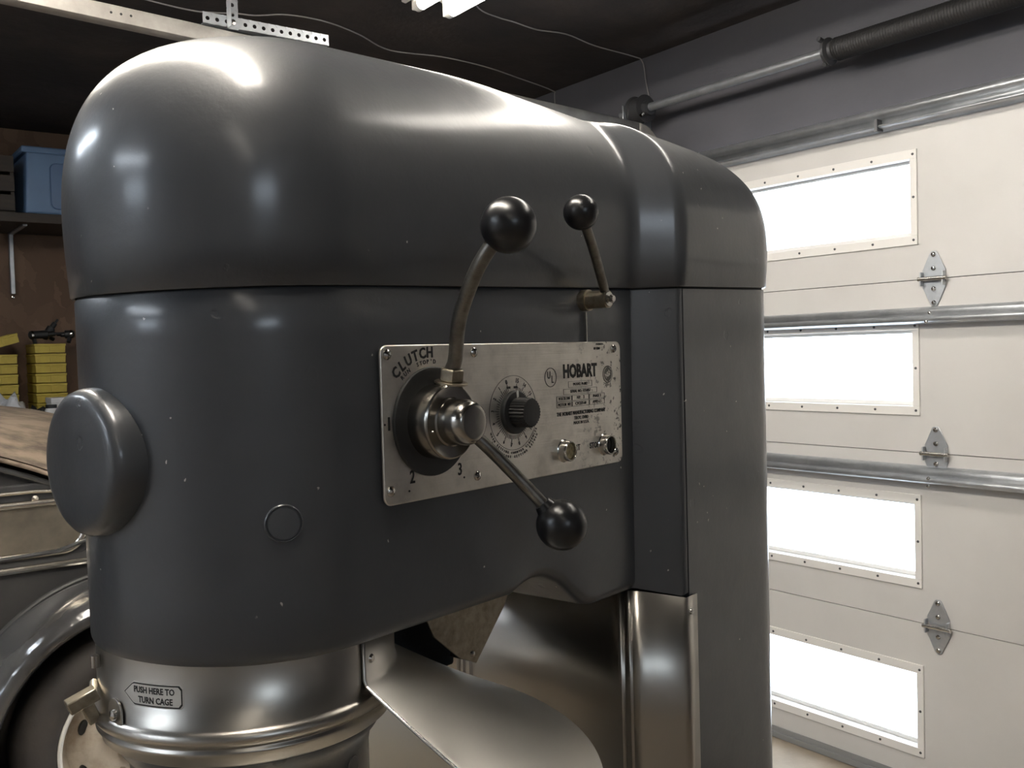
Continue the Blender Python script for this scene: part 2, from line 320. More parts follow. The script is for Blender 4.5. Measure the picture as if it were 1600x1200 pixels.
# torsion shaft, spring, drum
ts = thing('torsion_shaft', 'torsion shaft with black coil spring and cable drum on wall above garage door', 'door hardware', (2.72, 0, 2.352))
obj('shaft', G().cyl((0, 2.86, 0), (0, .06, 0), .0160), GALV, ts, smooth=True)
n = 2160; pts = []
for i in range(n+1):
    a = i/n*2*PI*135; pts.append((.030*math.cos(a), 1.86-1.25*i/n, .030*math.sin(a)))
obj('spring', G().tube([(x, y, z) for x, y, z in pts], .0078, 6), SPRING, ts, smooth=True)
obj('winding_cone', G().lathe([(.026, 0), (.044, .004), (.044, .014), (.030, .02), (.030, .05)], (0, 1.895, 0), (0,-1,0), 28).cyl((-.02, 1.89, .028), (-.05, 1.89, .034), .008).cyl((0, 1.89, -.03), (-.02, 1.89, -.044), .007), DARKST, ts, smooth=True)
dr = obj('cable_drum', G().lathe([(.02, -.03), (.058, -.03), (.058, -.024), (.048, -.02), (.048, .018), (.054, .022), (.054, .03), (.03, .032), (.03, .055), (.014, .055)], (0, 2.75, 0), (0,-1,0), 36), DARKST, ts, smooth=True)
obj('set_screw', G().cyl((-.02, 2.71, -.02), (-.04, 2.71, -.035), .007, n=8), POLISH, dr)
g = G().box(-.03, .128, 2.82, 2.826, -.05, .03)
obj('bearing_plate', g, GALV, ts, bevel=.002)
obj('lift_cable', G().tube([(-.05, 2.77, 0), (-.045, 2.77, -.4), (-.02, 2.72, -1.2), (0, 2.70, -2.2)], .0016, 6), POLISH, ts)

# door track
tr = thing('door_track', 'galvanised overhead garage door track with perforated angle hanger', 'track', (2.60, 2.65, 0))
def cprof(y0, z0): return
pf = [(.018, .010), (.022, .0), (.0, .0), (-.012, .006), (-.014, .026), (-.012, .046), (0, .052), (.022, .052), (.018, .042)]
g = G().grid([[(x, a, 2.218-.041*x+c) for a, c in pf] for x in (-5.2, -4, -2, .0)])
obj('horizontal_track', g, GALVP, tr, smooth=True, solid=.002)
rows = []
for i in range(13):
    a = PI/2*i/12; rows.append([(.0+.14*math.sin(a), q, 2.218-.14*(1-math.cos(a))+c*math.cos(a)) if True else 0 for q, c in pf])
rows.append([(.14+.001*c, q, 1.2) for q, c in pf]); rows.append([(.14+.001*c, q, .05) for q, c in pf])
obj('vertical_track', G().grid(rows), GALVP, tr, smooth=True, solid=.002)
def angle_iron(name, L, w, holes, M, parent):
    """perforated angle: a holed web, a plain flange"""
    g = G(); n = int(L/holes); r = .006
    for i in range(n):
        x0, x1 = i*holes, (i+1)*holes; c = (x0+x1)/2; ring = []; out = []
        for k in range(8):
            a = 2*PI*(k+.5)/8; ring.append((c+r*math.cos(a), w/2+r*math.sin(a), 0))
        outc = [(x1, w*.75, 0), (c+.3*holes, w, 0), (c-.3*holes, w, 0), (x0, w*.75, 0), (x0, w*.25, 0), (c-.3*holes, 0, 0), (c+.3*holes, 0, 0), (x1, w*.25, 0)]
        g.add(ring+outc, [(k, (k+1) % 8, 8+(k+1) % 8, 8+k) for k in range(8)], M)
        g.add([(x0, w*.75, 0), (x0, w, 0), (c-.3*holes, w, 0), (x0, w*.25, 0), (x0, 0, 0), (c-.3*holes, 0, 0), (x1, w*.75, 0), (x1, w, 0), (c+.3*holes, w, 0), (x1, w*.25, 0), (x1, 0, 0), (c+.3*holes, 0, 0)], [(0,1,2),(3,4,5),(6,7,8),(9,10,11)], M)
    g.box(0, n*holes, 0, .002, 0, -w*.9, M)
    return obj(name, g, GALV, parent, solid=.0015)
# vertical hanger from ceiling to track, and a horizontal length bolted along the track
M = Matrix(((0,1,0,-1.598), (0,0,1,-.022), (-1,0,0,ZC), (0,0,0,1)))
angle_iron('hanger_angle', ZC-2.33, .032, .027, M, tr)
M = Matrix(((1,0,0,-1.665), (0,0,-1,-.018), (0,1,0,2.337), (0,0,0,1)))
angle_iron('splice_angle', .40, .032, .027, M, tr)
obj('bolt', G().lathe([(.008, 0), (.008, .005), (0, .006)], (-1.582, -.022, 2.352), (0,-1,0), 8), POLISH, tr)
for x in (-1.905, -1.880, -1.855):
    obj('rivet_hole', G().lathe([(.0035, 0), (0, .0005)], (x, -.0145, 2.322), (0,-1,0), 8), BLACK, tr)

# ------------------------------------------------------------------ fluorescent fittings
def lamp(loc, label, L=1.24, rz=0, tm=None):
    t = thing('fluorescent_light', label, 'ceiling light', loc, rz, 'fluorescent ceiling lights')
    # local: far end at y=0, tubes run to -y, z=0 is the ceiling
    prof = [(-.105, -.012), (-.10, -.075), (-.085, -.078), (-.060, -.052), (-.035, -.046), (0, -.062), (.035, -.046), (.060, -.052), (.085, -.078), (.10, -.075), (.105, -.012), (.09, 0), (-.09, 0)]
    g = G(); vs = [(x, 0, z) for x, z in prof]+[(x, -L, z) for x, z in prof]; m = len(prof)
    g.add(vs, [tuple(range(m)), tuple(range(m, 2*m))[::-1]]+[(i, (i+1) % m, m+(i+1) % m, m+i) for i in range(m)])
    obj('housing', g, LAMPW, t, bevel=.002)
    for s in (-1, 1):
        tb = obj('tube', G().cyl((s*.058, -.055, -.088), (s*.058, -L+.055, -.088), .019, n=20), tm or TUBEM, t, smooth=True)
        for ya, yb in ((-.03, -.055), (-L+.03, -L+.055)): obj('tube_cap', G().cyl((s*.058, ya, -.088), (s*.058, yb, -.088), .0195, n=20), LAMPW, tb, smooth=True)
        for yy in (-.028, -L+.018): obj('lamp_holder', G().box(s*.058-.016, s*.058+.016, yy, yy+.010, -.102, -.045), LAMPW, t, bevel=.003)
    return t
lamp((1.685, 2.66, ZC), 'twin tube fluorescent light on dark ceiling at top edge of the photo', 2.44, 0, TUBEM4)
lamp((.24, 2.75, ZC), 'twin tube fluorescent light straight above the mixer nose', 2.44)
lamp((-1.15, 3.40, ZC), 'twin tube fluorescent light over the old car', 1.24, 0, TUBEM3)
lamp((-2.35, 1.75, ZC), 'cool white twin tube fluorescent light near the left wall', 1.24, 0, TUBEM5)
lamp((-.35, -.35, ZC), 'twin tube fluorescent light behind the camera', 1.24, 0, TUBEM2)

# ceiling cables
def cable(name, pts, label):
    pp = []; P = [Vector(p) for p in pts]
    for i in range(len(P)-1):
        p0, p1, p2, p3 = P[max(i-1, 0)], P[i], P[i+1], P[min(i+2, len(P)-1)]
        for k in range(6):
            t = k/6; pp.append(.5*((2*p1)+(p2-p0)*t+(2*p0-5*p1+4*p2-p3)*t*t+(3*p1-p0-3*p2+p3)*t**3))
    pp.append(P[-1])
    tag(obj(name, G().tube(pp, .0026, 6), WIREM, smooth=True), label, 'cable')
zc = 2.5985
cable('cable', [(1.79,2.60,zc)]+[(x, y, zc) for x, y in [(1.943,2.74),(2.051,2.775),(2.125,2.783),(2.25,2.803),(2.374,2.785),(2.559,2.831),(2.78,2.85)]]+[(2.835,2.85,2.585),(2.843,2.84,2.50),(2.838,2.82,2.44)], 'thin grey cable from the ceiling light down to the door shaft')
cable('cable', [(.80,3.22,zc)]+[(x, y, zc) for x, y in [(.941,3.25),(1.061,3.271),(1.148,3.273),(1.207,3.251),(1.264,3.223),(1.326,3.206),(1.416,3.142),(1.559,3.137),(1.715,3.194),(1.908,3.297),(2.122,3.262),(2.356,3.282),(2.567,3.34),(2.82,3.42)]]+[(2.843,3.43,2.57),(2.843,3.43,2.35),(2.843,3.43,1.6)], 'long thin cable sagging across the dark ceiling above the mixer')

# ================================================================== the mixer
# mixer frame: x runs from the bowl side to the column, y away from the control side, z up
W_, X0 = .1625, -.0385
mx = thing('planetary_mixer', 'large grey enamelled planetary mixer with control plate and ball-knob levers', 'mixer', (.444, .792, 0), math.atan2(.2379, .9713))
CX, CY = -.05, .1625
def zseam(x): return 1.475+.027*x
XCH, DCH, XB, RC = .431, .044, .81, .10
def outline(ins=0, x_from=None, x_to=None):
    P = []
    w = W_
    for i in range(41):
        a = PI/2*(1-i/40); P.append((X0-(w-ins)*math.sin(a), w-(w-ins)*math.cos(a)))
    for i in range(1, 25): P.append((X0+(XCH-X0)*i/24, ins))
    for i in range(1, 7): P.append((XCH+DCH*i/6+ins*.4*i/6, ins-DCH*i/6))
    for i in range(1, 13): P.append((XCH+DCH+(XB-RC-XCH-DCH)*i/12, -DCH+ins))
    for i in range(1, 15):
        a = PI/2*i/14; P.append((XB-RC+(RC-ins)*math.sin(a), -DCH+RC-(RC-ins)*math.cos(a)))
    for i in range(1, 5): P.append((XB-ins, -DCH+RC+(w+DCH-RC)*i/4))
    Q = [(x, 2*w-y) for x, y in P[::-1]][1:-1]
    return P+Q
def lerp_list(x, xs, ys):
    if x <= xs[0]: return ys[0]
    for i in range(len(xs)-1):
        if x <= xs[i+1]: return ys[i]+(ys[i+1]-ys[i])*(x-xs[i])/(xs[i+1]-xs[i])
    return ys[-1]
def ztop(x):
    kx = [-.2, 0, .2, .45, .8]; ky = [1.711, 1.7215, 1.731, 1.7205, 1.704]
    # smooth by averaging
    return sum(lerp_list(x+d, kx, ky) for d in (-.04, -.02, 0, .02, .04))/5
def med(x): return min(max(x, -.012), .456)
# top cover
o = outline(0); rows = []
PE = 3.3
oi = outline(.004)
rows.append([(x, y, zseam(x)+.012) for x, y in oi])
rows.append([(x, y, zseam(x)+.001) for x, y in oi])
rows.append([(x, y, zseam(x)+.0005) for x, y in outline(.0015)])
rows.append([(x, y, zseam(x)+.002) for x, y in o])
for i in range(1, 49):
    t = (i/48)*PI/2; r = math.cos(t)**(2/3.38); h = math.sin(t)**(2/3.9)
    row = []
    for x, y in o:
        mxx = med(x); dl = math.hypot(x-mxx, y-W_); bl = .0053*math.sin(PI*min(1, h*1.1))*r/dl; px = mxx+(x-mxx)*(r+bl); py = W_+(y-W_)*(r+bl); zs = zseam(x)+.002
        row.append((px, py, zs+(ztop(px)-zs)*h))
    rows.append(row)
cover = obj('top_cover', G().grid(rows, closed=True), PAINT, mx, smooth=True, ang=50)
# lower head casing with the arched underside
def zbot(x):
    xs = [-1, .185, .205, .222, .245, .275, .30, .322, .34, .50]; ys = [1.141, 1.141, 1.148, 1.152, 1.150, 1.136, 1.115, 1.100, 1.096, 1.096]
    return lerp_list(x, xs, ys)
def head_outline():
    P = []
    for i in range(41):
        a = PI/2*(1-i/40); P.append((X0-W_*math.sin(a), W_-W_*math.cos(a)))
    for i in range(1, 61): P.append((X0+(.440-X0)*i/60, 0))
    return P
hp = head_outline(); full = hp+[(x, 2*W_-y) for x, y in hp[::-1]][:-1]
full = [(x, 2*W_-y) for x, y in hp[::-1]][:-1]+hp      # back far side -> front -> back near side
def ins(x, y, d):
    m = min(max(x, X0), 10); vx, vy = m-x, W_-y; l = math.hypot(vx, vy); return (x+vx/l*d, y+vy/l*d)
rows = []
SI = .0035; RF = .014
for d, f in ((SI+.002, 'top'), (SI, 'top2')):
    rows.append([(*ins(x, y, d), zseam(x)-(.0 if f == 'top' else .0025)) for x, y in full])
for k in range(1, 8):
    rows.append([(*ins(x, y, SI+.002*(k/8)), zseam(x)-.0025+(zbot(x)+RF-zseam(x)+.0025)*k/8) for x, y in full])
for k in range(0, 7):
    a = PI/2*k/6; rows.append([(*ins(x, y, SI+.002+RF*(1-math.cos(a))), zbot(x)+RF*(1-math.sin(a))) for x, y in full])
for d in (.04, .08, .12, .15, .1595):
    rows.append([(*ins(x, y, d), zbot(x)) for x, y in full])
obj('head_casing', G().grid(rows), PAINT, mx, smooth=True, ang=50)
# chamfered shoulders between head and column (painted part)
for s in (0, 1):
    def Y(y): return y if s == 0 else 2*W_-y
    pts = [(XCH-.004, .010), (XCH, SI), (XCH+.002, .0015), (XCH+DCH-.003, -DCH+.006), (XCH+DCH+.002, -DCH+.0035), (XCH+DCH+.010, -DCH+.0035), (XCH+DCH+.012, -DCH+.012)]
    top = [(x, Y(y), zseam(x)-.002) for x, y in pts]
    bz = [1.099, 1.099, 1.098, 1.086, 1.087, 1.088, 1.088]
    mid = [[(x, Y(y), zseam(x)-.002+(b-zseam(x))*k/14) for (x, y), b in zip(pts, bz)] for k in range(1, 14)]
    bot = [(x, Y(y), b) for (x, y), b in zip(pts, bz)]
    inn = [(x+.02, Y(y+.02), b) for (x, y), b in zip(pts, bz)]
    obj('shoulder', G().grid([top]+mid+[bot, inn]), PAINT, mx, smooth=True, ang=60)
# column side / back shell: from the groove behind the shoulder round the back
XS = XCH+DCH+.0135
cp = []
for i in range(0, 11): cp.append((XS+(XB-RC-XS)*i/10, -DCH+SI))
for i in range(1, 15):
    a = PI/2*i/14; cp.append((XB-RC+(RC-SI)*math.sin(a), -DCH+RC-(RC-SI)*math.cos(a)))
cp.append((XB-SI, W_))
cp = [(XS+.0005, -DCH+.012)]+cp
cp = cp+[(x, 2*W_-y) for x, y in cp[::-1]][1:]
rows = []
for k in range(0, 13):
    f = k/12
    rows.append([(x+.006*f*0, y, zseam(x)-.0025+(.11-zseam(x))*f) for x, y in cp])
obj('column_casing', G().grid(rows), PAINT, mx, smooth=True, ang=60)
obj('inner_frame', G().prism([(XCH+.004, .02), (XB-.03, .02), (XB-.03, 2*W_-.02), (XCH+.004, 2*W_-.02)], 1.36, Matrix.Translation((0,0,.11))).prism([(x, y) for x, y in [(XCH+.05, -.032), (XB-.10, -.032), (XB-.02, .06), (XB-.02, 2*W_-.06), (XB-.10, 2*W_+.032), (XCH+.05, 2*W_+.032)]], 1.36, Matrix.Translation((0,0,.11))), GAPSHADE, mx)
# stainless cover on the front of the column
pr = [(XS-.0005+.016, -DCH+.0005), (XCH+DCH+.001, -DCH-.0005), (XCH+DCH-.006, -DCH+.004), (XCH+.016, -.018), (XCH+.006, -.006), (XCH-.001, .0005), (XCH-.004, .006),
      (XCH-.004, .0105), (XCH-.0075, .0125), (XCH-.0075, .0155), (XCH-.004, .0175), (XCH-.004, .0225), (XCH-.0085, .0255), (XCH-.0085, .0295), (XCH-.004, .0325), (XCH-.004, .045), (XCH-.004, .10), (XCH-.004, W_)]
pr = pr+[(x, 2*W_-y) for x, y in pr[::-1]][1:]
def zcov(x): return 1.0955-.012*min(max((x-XCH)/DCH, 0), 1)
rows = [[(x, y, zcov(x)+(.12-zcov(x))*k/6) for x, y in pr] for k in range(7)]
cvr = obj('column_cover', G().grid(rows), STEEL, mx, smooth=True, ang=50, solid=.0015, label='stainless steel cover wrapped round the front of the column')
obj('screw', G().lathe([(.0045, 0), (.004, .0018), (.001, .0024), (0, .0024)], (.4625+.022, -DCH-.001, 1.064), (0,-1,0), 14).box(.4625+.0175, .4625+.0265, -DCH-.0036, -DCH-.003, 1.0635, 1.0645), POLISH, cvr, smooth=True)
# base
bp = [(-.30, -.08), (-.34, -.02), (-.34, 2*W_+.02), (-.30, 2*W_+.08), (.40, 2*W_+.08), (.47, 2*W_+.12), (.80, 2*W_+.12), (.86, 2*W_+.05), (.86, -.05), (.80, -.12), (.47, -.12), (.40, -.08)]
obj('base', G().prism(bp, .12), PAINT, mx, bevel=.02, seg=4)

# round hub cap on the nose
hc = []
RB = .0705
for r, h in [(.0665, -.03), (.0665, .006), (.0657, .0125), (.0637, .0180), (.0600, .0213), (.0560, .0228), (.052, .0234), (.03, .0243), (.0, .0248)]: hc.append((r, h))
hub = obj('hub_cap', G().lathe(hc, (X0-W_+.008, W_+.008, 1.3220), (-1,0,0), 72), PAINT, mx, smooth=True, ang=60)
# painted-over round plug in the side
a = rad(-116.3); pc = Vector((X0+(W_-.004)*math.cos(a), W_+(W_-.004)*math.sin(a), 1.2663)); pn = Vector((math.cos(a), math.sin(a), 0))
obj('plug', G().lathe([(.0168, -.006), (.0168, .0010), (.0160, .0018), (.0152, .0004), (.0146, .0004), (.014, .0016), (.0, .0018)], pc, pn, 40), PAINT, mx, smooth=True)
# dark strip painted as the shadow inside the seam
obj('seam_shade_strip', G().grid([[(x, y, zseam(x)+d) for x, y in outline(.0062)] for d in (-.004, .004)], closed=True), GAPSHADE, mx)

# ------------------------------------------------------------------ control plate
PY = -.0005; PT = .003
def PM(w=0): return Matrix(((1,0,0,0), (0,0,-1,PY-PT-w), (0,1,0,0), (0,0,0,1)))
pl = []
x0, x1, z0, z1, r = -.0115, .3935, 1.2685, 1.4195, .009
for cx, cz, a0 in ((x1-r, z1-r, 0), (x0+r, z1-r, 90), (x0+r, z0+r, 180), (x1-r, z0+r, 270)):
    for k in range(7): pl.append((cx+r*math.cos(rad(a0+15*k)), cz+r*math.sin(rad(a0+15*k))))
plate = obj('control_plate', G().prism(pl, PT, Matrix(((1,0,0,0), (0,0,-1,PY), (0,1,0,0), (0,0,0,1)))), PLATE, mx, bevel=.0010, label='worn nickel control plate with black lettering')
first = None
for i, (x, z) in enumerate([(-.003, 1.4105), (.1185, 1.4105), (.3775, 1.4105), (-.0035, 1.2822), (.1185, 1.2828), (.3770, 1.2828)]):
    sc = G(); yy = PY-PT
    for s in (-1, 1):
        sc.lathe([(.0052, 0), (.0050, .0012), (.0036, .0026), (.0006, .0032), (.0006, .0)], (0, 0, 0), (0,-1,0), 12, cap=False, a0=(0 if s == 1 else PI)+.16, a1=(PI if s == 1 else 2*PI)-.16, ref=(1,0,0))
    sc.lathe([(.0052, 0), (.0049, .0012), (0, .0013)], (0,0,0), (0,-1,0), 20)
    if first is None: first = obj('screw', sc, POLISH, plate, smooth=True); o = first
    else: o = first.copy(); COL.objects.link(o)
    o.location = (x, yy, z); o.rotation_euler = (0, (.4, 1.2, 2.1, .9, .3, 2.6)[i], 0)
L_ = G(); HX, HZ = .0545, 1.3441
# words round the clutch
def arc_text(g, s, r, a_mid, size, da, bold=.0, cx=HX, cz=HZ, sx=.9, flip=False):
    n = len(s)
    for i, ch in enumerate(s):
        if ch == ' ': continue
        k = i-(n-1)/2
        a = rad(a_mid)+(k*rad(da) if flip else -k*rad(da))
        text_g(g, ch, cx+r*math.cos(a), cz+r*math.sin(a), size, PM(), bold, (a+PI/2 if flip else a-PI/2), sx)
arc_text(L_, 'CLUTCH', .0672, 112, .0145, 8.6, .00045)
Lr = G(); arc_text(Lr, 'RUN', .0585, 126, .0060, 5.2, .0001); obj('lettering', Lr, INK, plate)
Lr = G(); arc_text(Lr, "STOP'D", .0585, 96, .0058, 4.6, .0001); obj('lettering', Lr, INK, plate)
obj('lettering', L_, INK, plate)
for x, z in ((-.0085, 1.3452), (.0205, 1.2795), (.0985, 1.2835)): obj('index_dot', G().lathe([(.0011, 0), (.0011, .0004)], (x, PY-PT, z), (0,-1,0), 10), INK, plate)
def line(*a, **k):
    g = G(); text_g(g, *a, **k); obj('lettering', g, INK, plate)
line('1', -.0032, 1.3450, .0175, PM(), .0004, .0, 1); line('2', .0252, 1.2920, .0175, PM(), .0003, .0, .8); line('3', .0925, 1.2920, .0175, PM(), .0003, 0, .8)
line('HOBART', .3063, 1.3848, .0215, PM(), .00085, 0, .80)
obj('mark_ring', G().lathe([(.0110, 0), (.0110, .0004), (.0103, .0004), (.0103, 0)], (.2482, PY-PT, 1.3797), (0,-1,0), 40, cap=False), INK, plate)
line('U', .2450, 1.3820, .0120, PM(), .0001, 0, .75); line('L', .2517, 1.3770, .0120, PM(), .0001, 0, .75)
def frame(g, xa, xb, za, zb, t=.00035):
    M = PM()
    for (a, b, c, d) in ((xa, xb, za, za+t), (xa, xb, zb-t, zb), (xa, xa+t, za, zb), (xb-t, xb, za, zb)):
        g.add([(a, c, 0), (b, c, 0), (b, d, 0), (a, d, 0), (a, c, .0003), (b, c, .0003), (b, d, .0003), (a, d, .0003)], [(0,3,2,1), (4,5,6,7), (0,1,5,4), (1,2,6,5), (2,3,7,6), (3,0,4,7)], M)
for xa, xb, za, zb, t in ((.2820, .3300, 1.3665, 1.3735, 'MODEL M-802'), (.2720, .3400, 1.3585, 1.3650, 'SERIAL NO. 1151857'), (.2585, .2880, 1.3510, 1.3572, 'VOLTS 208'), (.2890, .3230, 1.3510, 1.3572, 'H.P.    2'), (.3240, .3560, 1.3510, 1.3572, 'PHASE 3'),
                      (.2585, .2880, 1.3440, 1.3502, 'MOTOR 182'), (.2890, .3230, 1.3440, 1.3502, 'CYCLES 60'), (.3240, .3560, 1.3440, 1.3502, 'AMPS 6.5')):
    g = G(); frame(g, xa, xb, za, zb); obj('data_box', g, INK, plate); line(t, (xa+xb)/2, (za+zb)/2, .0050, PM(), 0, 0, .93)
line('THE HOBART MANUFACTURING COMPANY', .3075, 1.3362, .0062, PM(), .0001, 0, .80)
line('TROY, OHIO', .3063, 1.3302, .0055, PM(), .00005, 0, .9); line('MADE IN U.S.A.', .3063, 1.3245, .0052, PM(), 0, 0, .9)
line('START', .2900, 1.2950, .0098, PM(), .0002, 0, .85); line('STOP', .3320, 1.2946, .0098, PM(), .0002, 0, .85)
line('87-7284', .3420, 1.4112, .0040, PM(), .0001); line('PATENTED', .3480, 1.4163, .0032, PM(), 0)
obj('seal_badge', G().lathe([(.0107, 0), (.0107, .0003), (0, .0003)], (.3640, PY-PT, 1.3792), (0,-1,0), 36), mat('faded_seal_print', (.13,.12,.105), .5), plate)
sg = G(); text_g(sg, 'NSF', .3640, 1.3792, .0085, PM(.0003), .0003, .5, .8); sg.lathe([(.0092, 0), (.0092, .0006), (.0086, .0006), (.0086, 0)], (.3640, PY-PT, 1.3792), (0,-1,0), 30, cap=False)
obj('lettering', sg, PLATE, plate)
# timer dial
TX, TZ = .1805, 1.3440
L3 = G(); L3.lathe([(.0405, 0), (.0405, .0003), (.0401, .0003), (.0401, 0)], (TX, PY-PT, TZ), (0,-1,0), 72, cap=False)
for i in range(61):
    a = rad(108+330*i/60); lw = .0075 if i % 4 == 0 else .0042
    ca, sa = math.cos(a), math.sin(a); r0 = .0245; t = .00028
    L3.add([(TX+r*ca-s*t*sa, TZ+r*sa+s*t*ca, h) for h in (0, .0003) for r, s in ((r0, -1), (r0+lw, -1), (r0+lw, 1), (r0, 1))], [(0,3,2,1), (4,5,6,7), (0,1,5,4), (1,2,6,5), (2,3,7,6), (3,0,4,7)], PM())
for i in range(16):
    a = rad(108+330*i/15); text_g(L3, str(i), TX+.0350*math.cos(a), TZ+.0350*math.sin(a), .0060 if i not in (0, 15) else .0072, PM(), .00005, a-PI/2 if 0 < (a % (2*PI)) < PI else a+PI/2, .85)
for dx in (-.0075, .0045):
    L3.add([(TX+dx+x, TZ+.0275+z, h) for h in (0, .0004) for x, z in ((-.003, -.0012), (.003, -.0012), (.003, .0012), (-.003, .0012))], [(0,3,2,1), (4,5,6,7), (0,1,5,4), (1,2,6,5), (2,3,7,6), (3,0,4,7)], PM())
arc_text(L3, 'WHEN SETTING COUNTER CLOCKWISE', .0435, 270, .0036, 4.3, .00008, TX, TZ, .8, True)
arc_text(L3, 'TURN BEFORE SETTING RETURN', .0478, 272, .0036, 4.3, .00008, TX, TZ, .8, True)
obj('lettering', L3, INK, plate)
ky = PY-PT
kb = obj('timer_knob', G().lathe([(.0235, 0), (.0235, .0035), (.0222, .0048), (.017, .0055)], (TX+.0012, ky, TZ+.0005), (0,-1,0), 48), BLACK, mx, smooth=True, label='black fluted timer knob')
g = G(); n = 28; prof = []
kr = []
for i in range(n*2):
    a = 2*PI*i/(n*2); kr.append((a, .0160 if i % 2 == 0 else .0148))
rows = [[(TX+.0012+rr*f*math.cos(a), ky-h, TZ+.0005+rr*f*math.sin(a)) for a, rr in kr] for h, f in ((.003, 1.06), (.006, 1.03), (.022, 1), (.0245, .95), (.0248, .8))]
g.grid(rows, closed=True); g.f.append(tuple(range(len(g.v)-len(kr), len(g.v))))
obj('knob_grip', g, BLACK, kb, smooth=True, ang=25)
obj('pointer', G().box(TX-.0005, TX+.0025, ky-.0060, ky-.004, TZ+.0155, TZ+.0240), WHITEL, kb)
# push buttons in chrome collars
for nm, x, z, m, s in (('start_button', .2708, 1.2938, CREAM, 0), ('stop_button', .3535, 1.2936, BLACK, 1)):
    ring = obj('button_collar', G().lathe([(.0135, 0), (.0128, .0006), (.0122, .0012), (.0118, .0095), (.0112, .0105), (.0102, .0105), (.0098, .0095), (.0096, .001)], (x, ky, z), (0,-1,0), 40, cap=False), POLISH, mx, smooth=True)
    obj('button', G().lathe([(.0096, .0), (.0096, .0065 if not s else .0025), (.0088, .0074 if not s else .0034), (.006, .0076 if not s else .0036), (.0056, .0068 if not s else .003), (.0025, .0068 if not s else .003), (0, .0072 if not s else .003)], (x, ky, z), (0,-1,0), 30), m, ring, smooth=True, label='yellowed start button' if not s else 'black recessed stop button')

# clutch / gear selector
fl = obj('clutch_flange', G().lathe([(.0535, 0), (.0535, .0022), (.0525, .0032), (.043, .0034), (.036, .0028), (.030, .0028)], (HX, PY-PT, HZ), (0,-1,0), 72), BLACK, mx, smooth=True, label='black clutch flange')
dm = obj('clutch_drum', G().lathe([(.0365, 0), (.0365, .0245), (.0360, .0262), (.0345, .0272), (.0335, .0270), (.0300, .0262), (.022, .0262)], (HX, PY-PT, HZ), (0,-1,0), 72), DRUMM, mx, smooth=True, label='polished steel clutch drum')
obj('cap', G().lathe([(.0240, .0255), (.0240, .027), (.0222, .028), (.0220, .045), (.0212, .0505), (.0190, .0545), (.0165, .0560), (.0140, .0563), (0, .0566)], (HX, PY-PT, HZ), (0,-1,0), 56), DRUMM, dm, smooth=True)
obj('set_pin', G().lathe([(.0016, 0), (.0012, .001), (0, .0012)], (HX-.026, PY-PT-.0262, HZ-.008), (0,-1,0), 10), POLISH, dm)
def spline(P, n=10):
    P = [Vector(p) for p in P]; out = []
    for i in range(len(P)-1):
        p0, p1, p2, p3 = P[max(i-1, 0)], P[i], P[i+1], P[min(i+2, len(P)-1)]
        for k in range(n):
            t = k/n; out.append(.5*((2*p1)+(p2-p0)*t+(2*p0-5*p1+4*p2-p3)*t*t+(3*p1-p0-3*p2+p3)*t**3))
    return out+[P[-1]]
# upper lever
UB = Vector((.0532, -.1088, 1.5245))
up_pts = [(.0635, -.0195, 1.372), (.0633, -.0230, 1.392), (.0620, -.030, 1.405), (.0540, -.044, 1.4415), (.0460, -.069, 1.4770), (.0445, -.088, 1.500), (.050, -.102, 1.517)]
ul = obj('clutch_lever', G().tube(spline(up_pts), .0072, 18), RODM, mx, smooth=True, label='curved steel clutch lever with black ball knob')
obj('ball_knob', G().ball(UB, .0258), BALLM, ul, smooth=True)
ud = (Vector(up_pts[1])-Vector(up_pts[0])).normalized()
nb = Vector((.0640, -.0215, 1.3805))
obj('washer', G().lathe([(.0165, 0), (.0165, .0018), (.0155, .0024), (.008, .0024)], nb, ud, 40), BRASSY, ul, smooth=True)
obj('nut', G().lathe([(.0118, .0024), (.0128, .0034), (.0128, .0135), (.0115, .0150), (.008, .0152)], nb, ud, 6), BRASSY, ul, bevel=.0006)
# lower lever
LB = Vector((.1411, -.0941, 1.2365))
ll = obj('gear_lever', G().tube(spline([(.062, -.0300, 1.343), (.082, -.0440, 1.3225), (.109, -.0640, 1.287), (.131, -.0830, 1.2545), (.138, -.090, 1.245)]), .0064, 18), RODM, mx, smooth=True, label='straight steel gear lever with black ball knob')
obj('ball_knob', G().ball(LB, .0255).cyl(LB+Vector((-.0125, .0138, .0224)), LB+Vector((-.008,.0088,.0144)), .0092, .0125), BALLM, ll, smooth=True)
# small bowl-lift lever on top right
SB = Vector((.2257, -.0673, 1.5569))
sl = obj('lift_lever', G().tube(spline([(.3290, -.0265, 1.4690), (.3220, -.030, 1.480), (.2750, -.049, 1.520), (.236, -.064, 1.548)]), [.0055]*31, 16), RODM, mx, smooth=True, label='short steel lever with small black ball knob')
obj('ball_knob', G().ball(SB, .0190), BALLM, sl, smooth=True)
obj('pivot', G().cyl((.3255, .004, 1.4690), (.3255, -.0330, 1.4690), .0105, n=28).cyl((.3255, .004, 1.4690), (.3255, -.006, 1.4690), .0128, n=28), BRASSY, sl, smooth=True)
obj('pivot_bolt', G().cyl((.3255, -.033, 1.469), (.3255, -.0345, 1.469), .0085, n=24).cyl((.3255, -.034, 1.469), (.3255, -.041, 1.469), .0035, n=12).cyl((.3255, -.037, 1.469), (.3255, -.0395, 1.469), .005, n=6), POLISH, sl, smooth=True)
obj('drip_groove', G().box(.3245, .3265, -.0012, .003, 1.4195, 1.455), POLISH, sl)

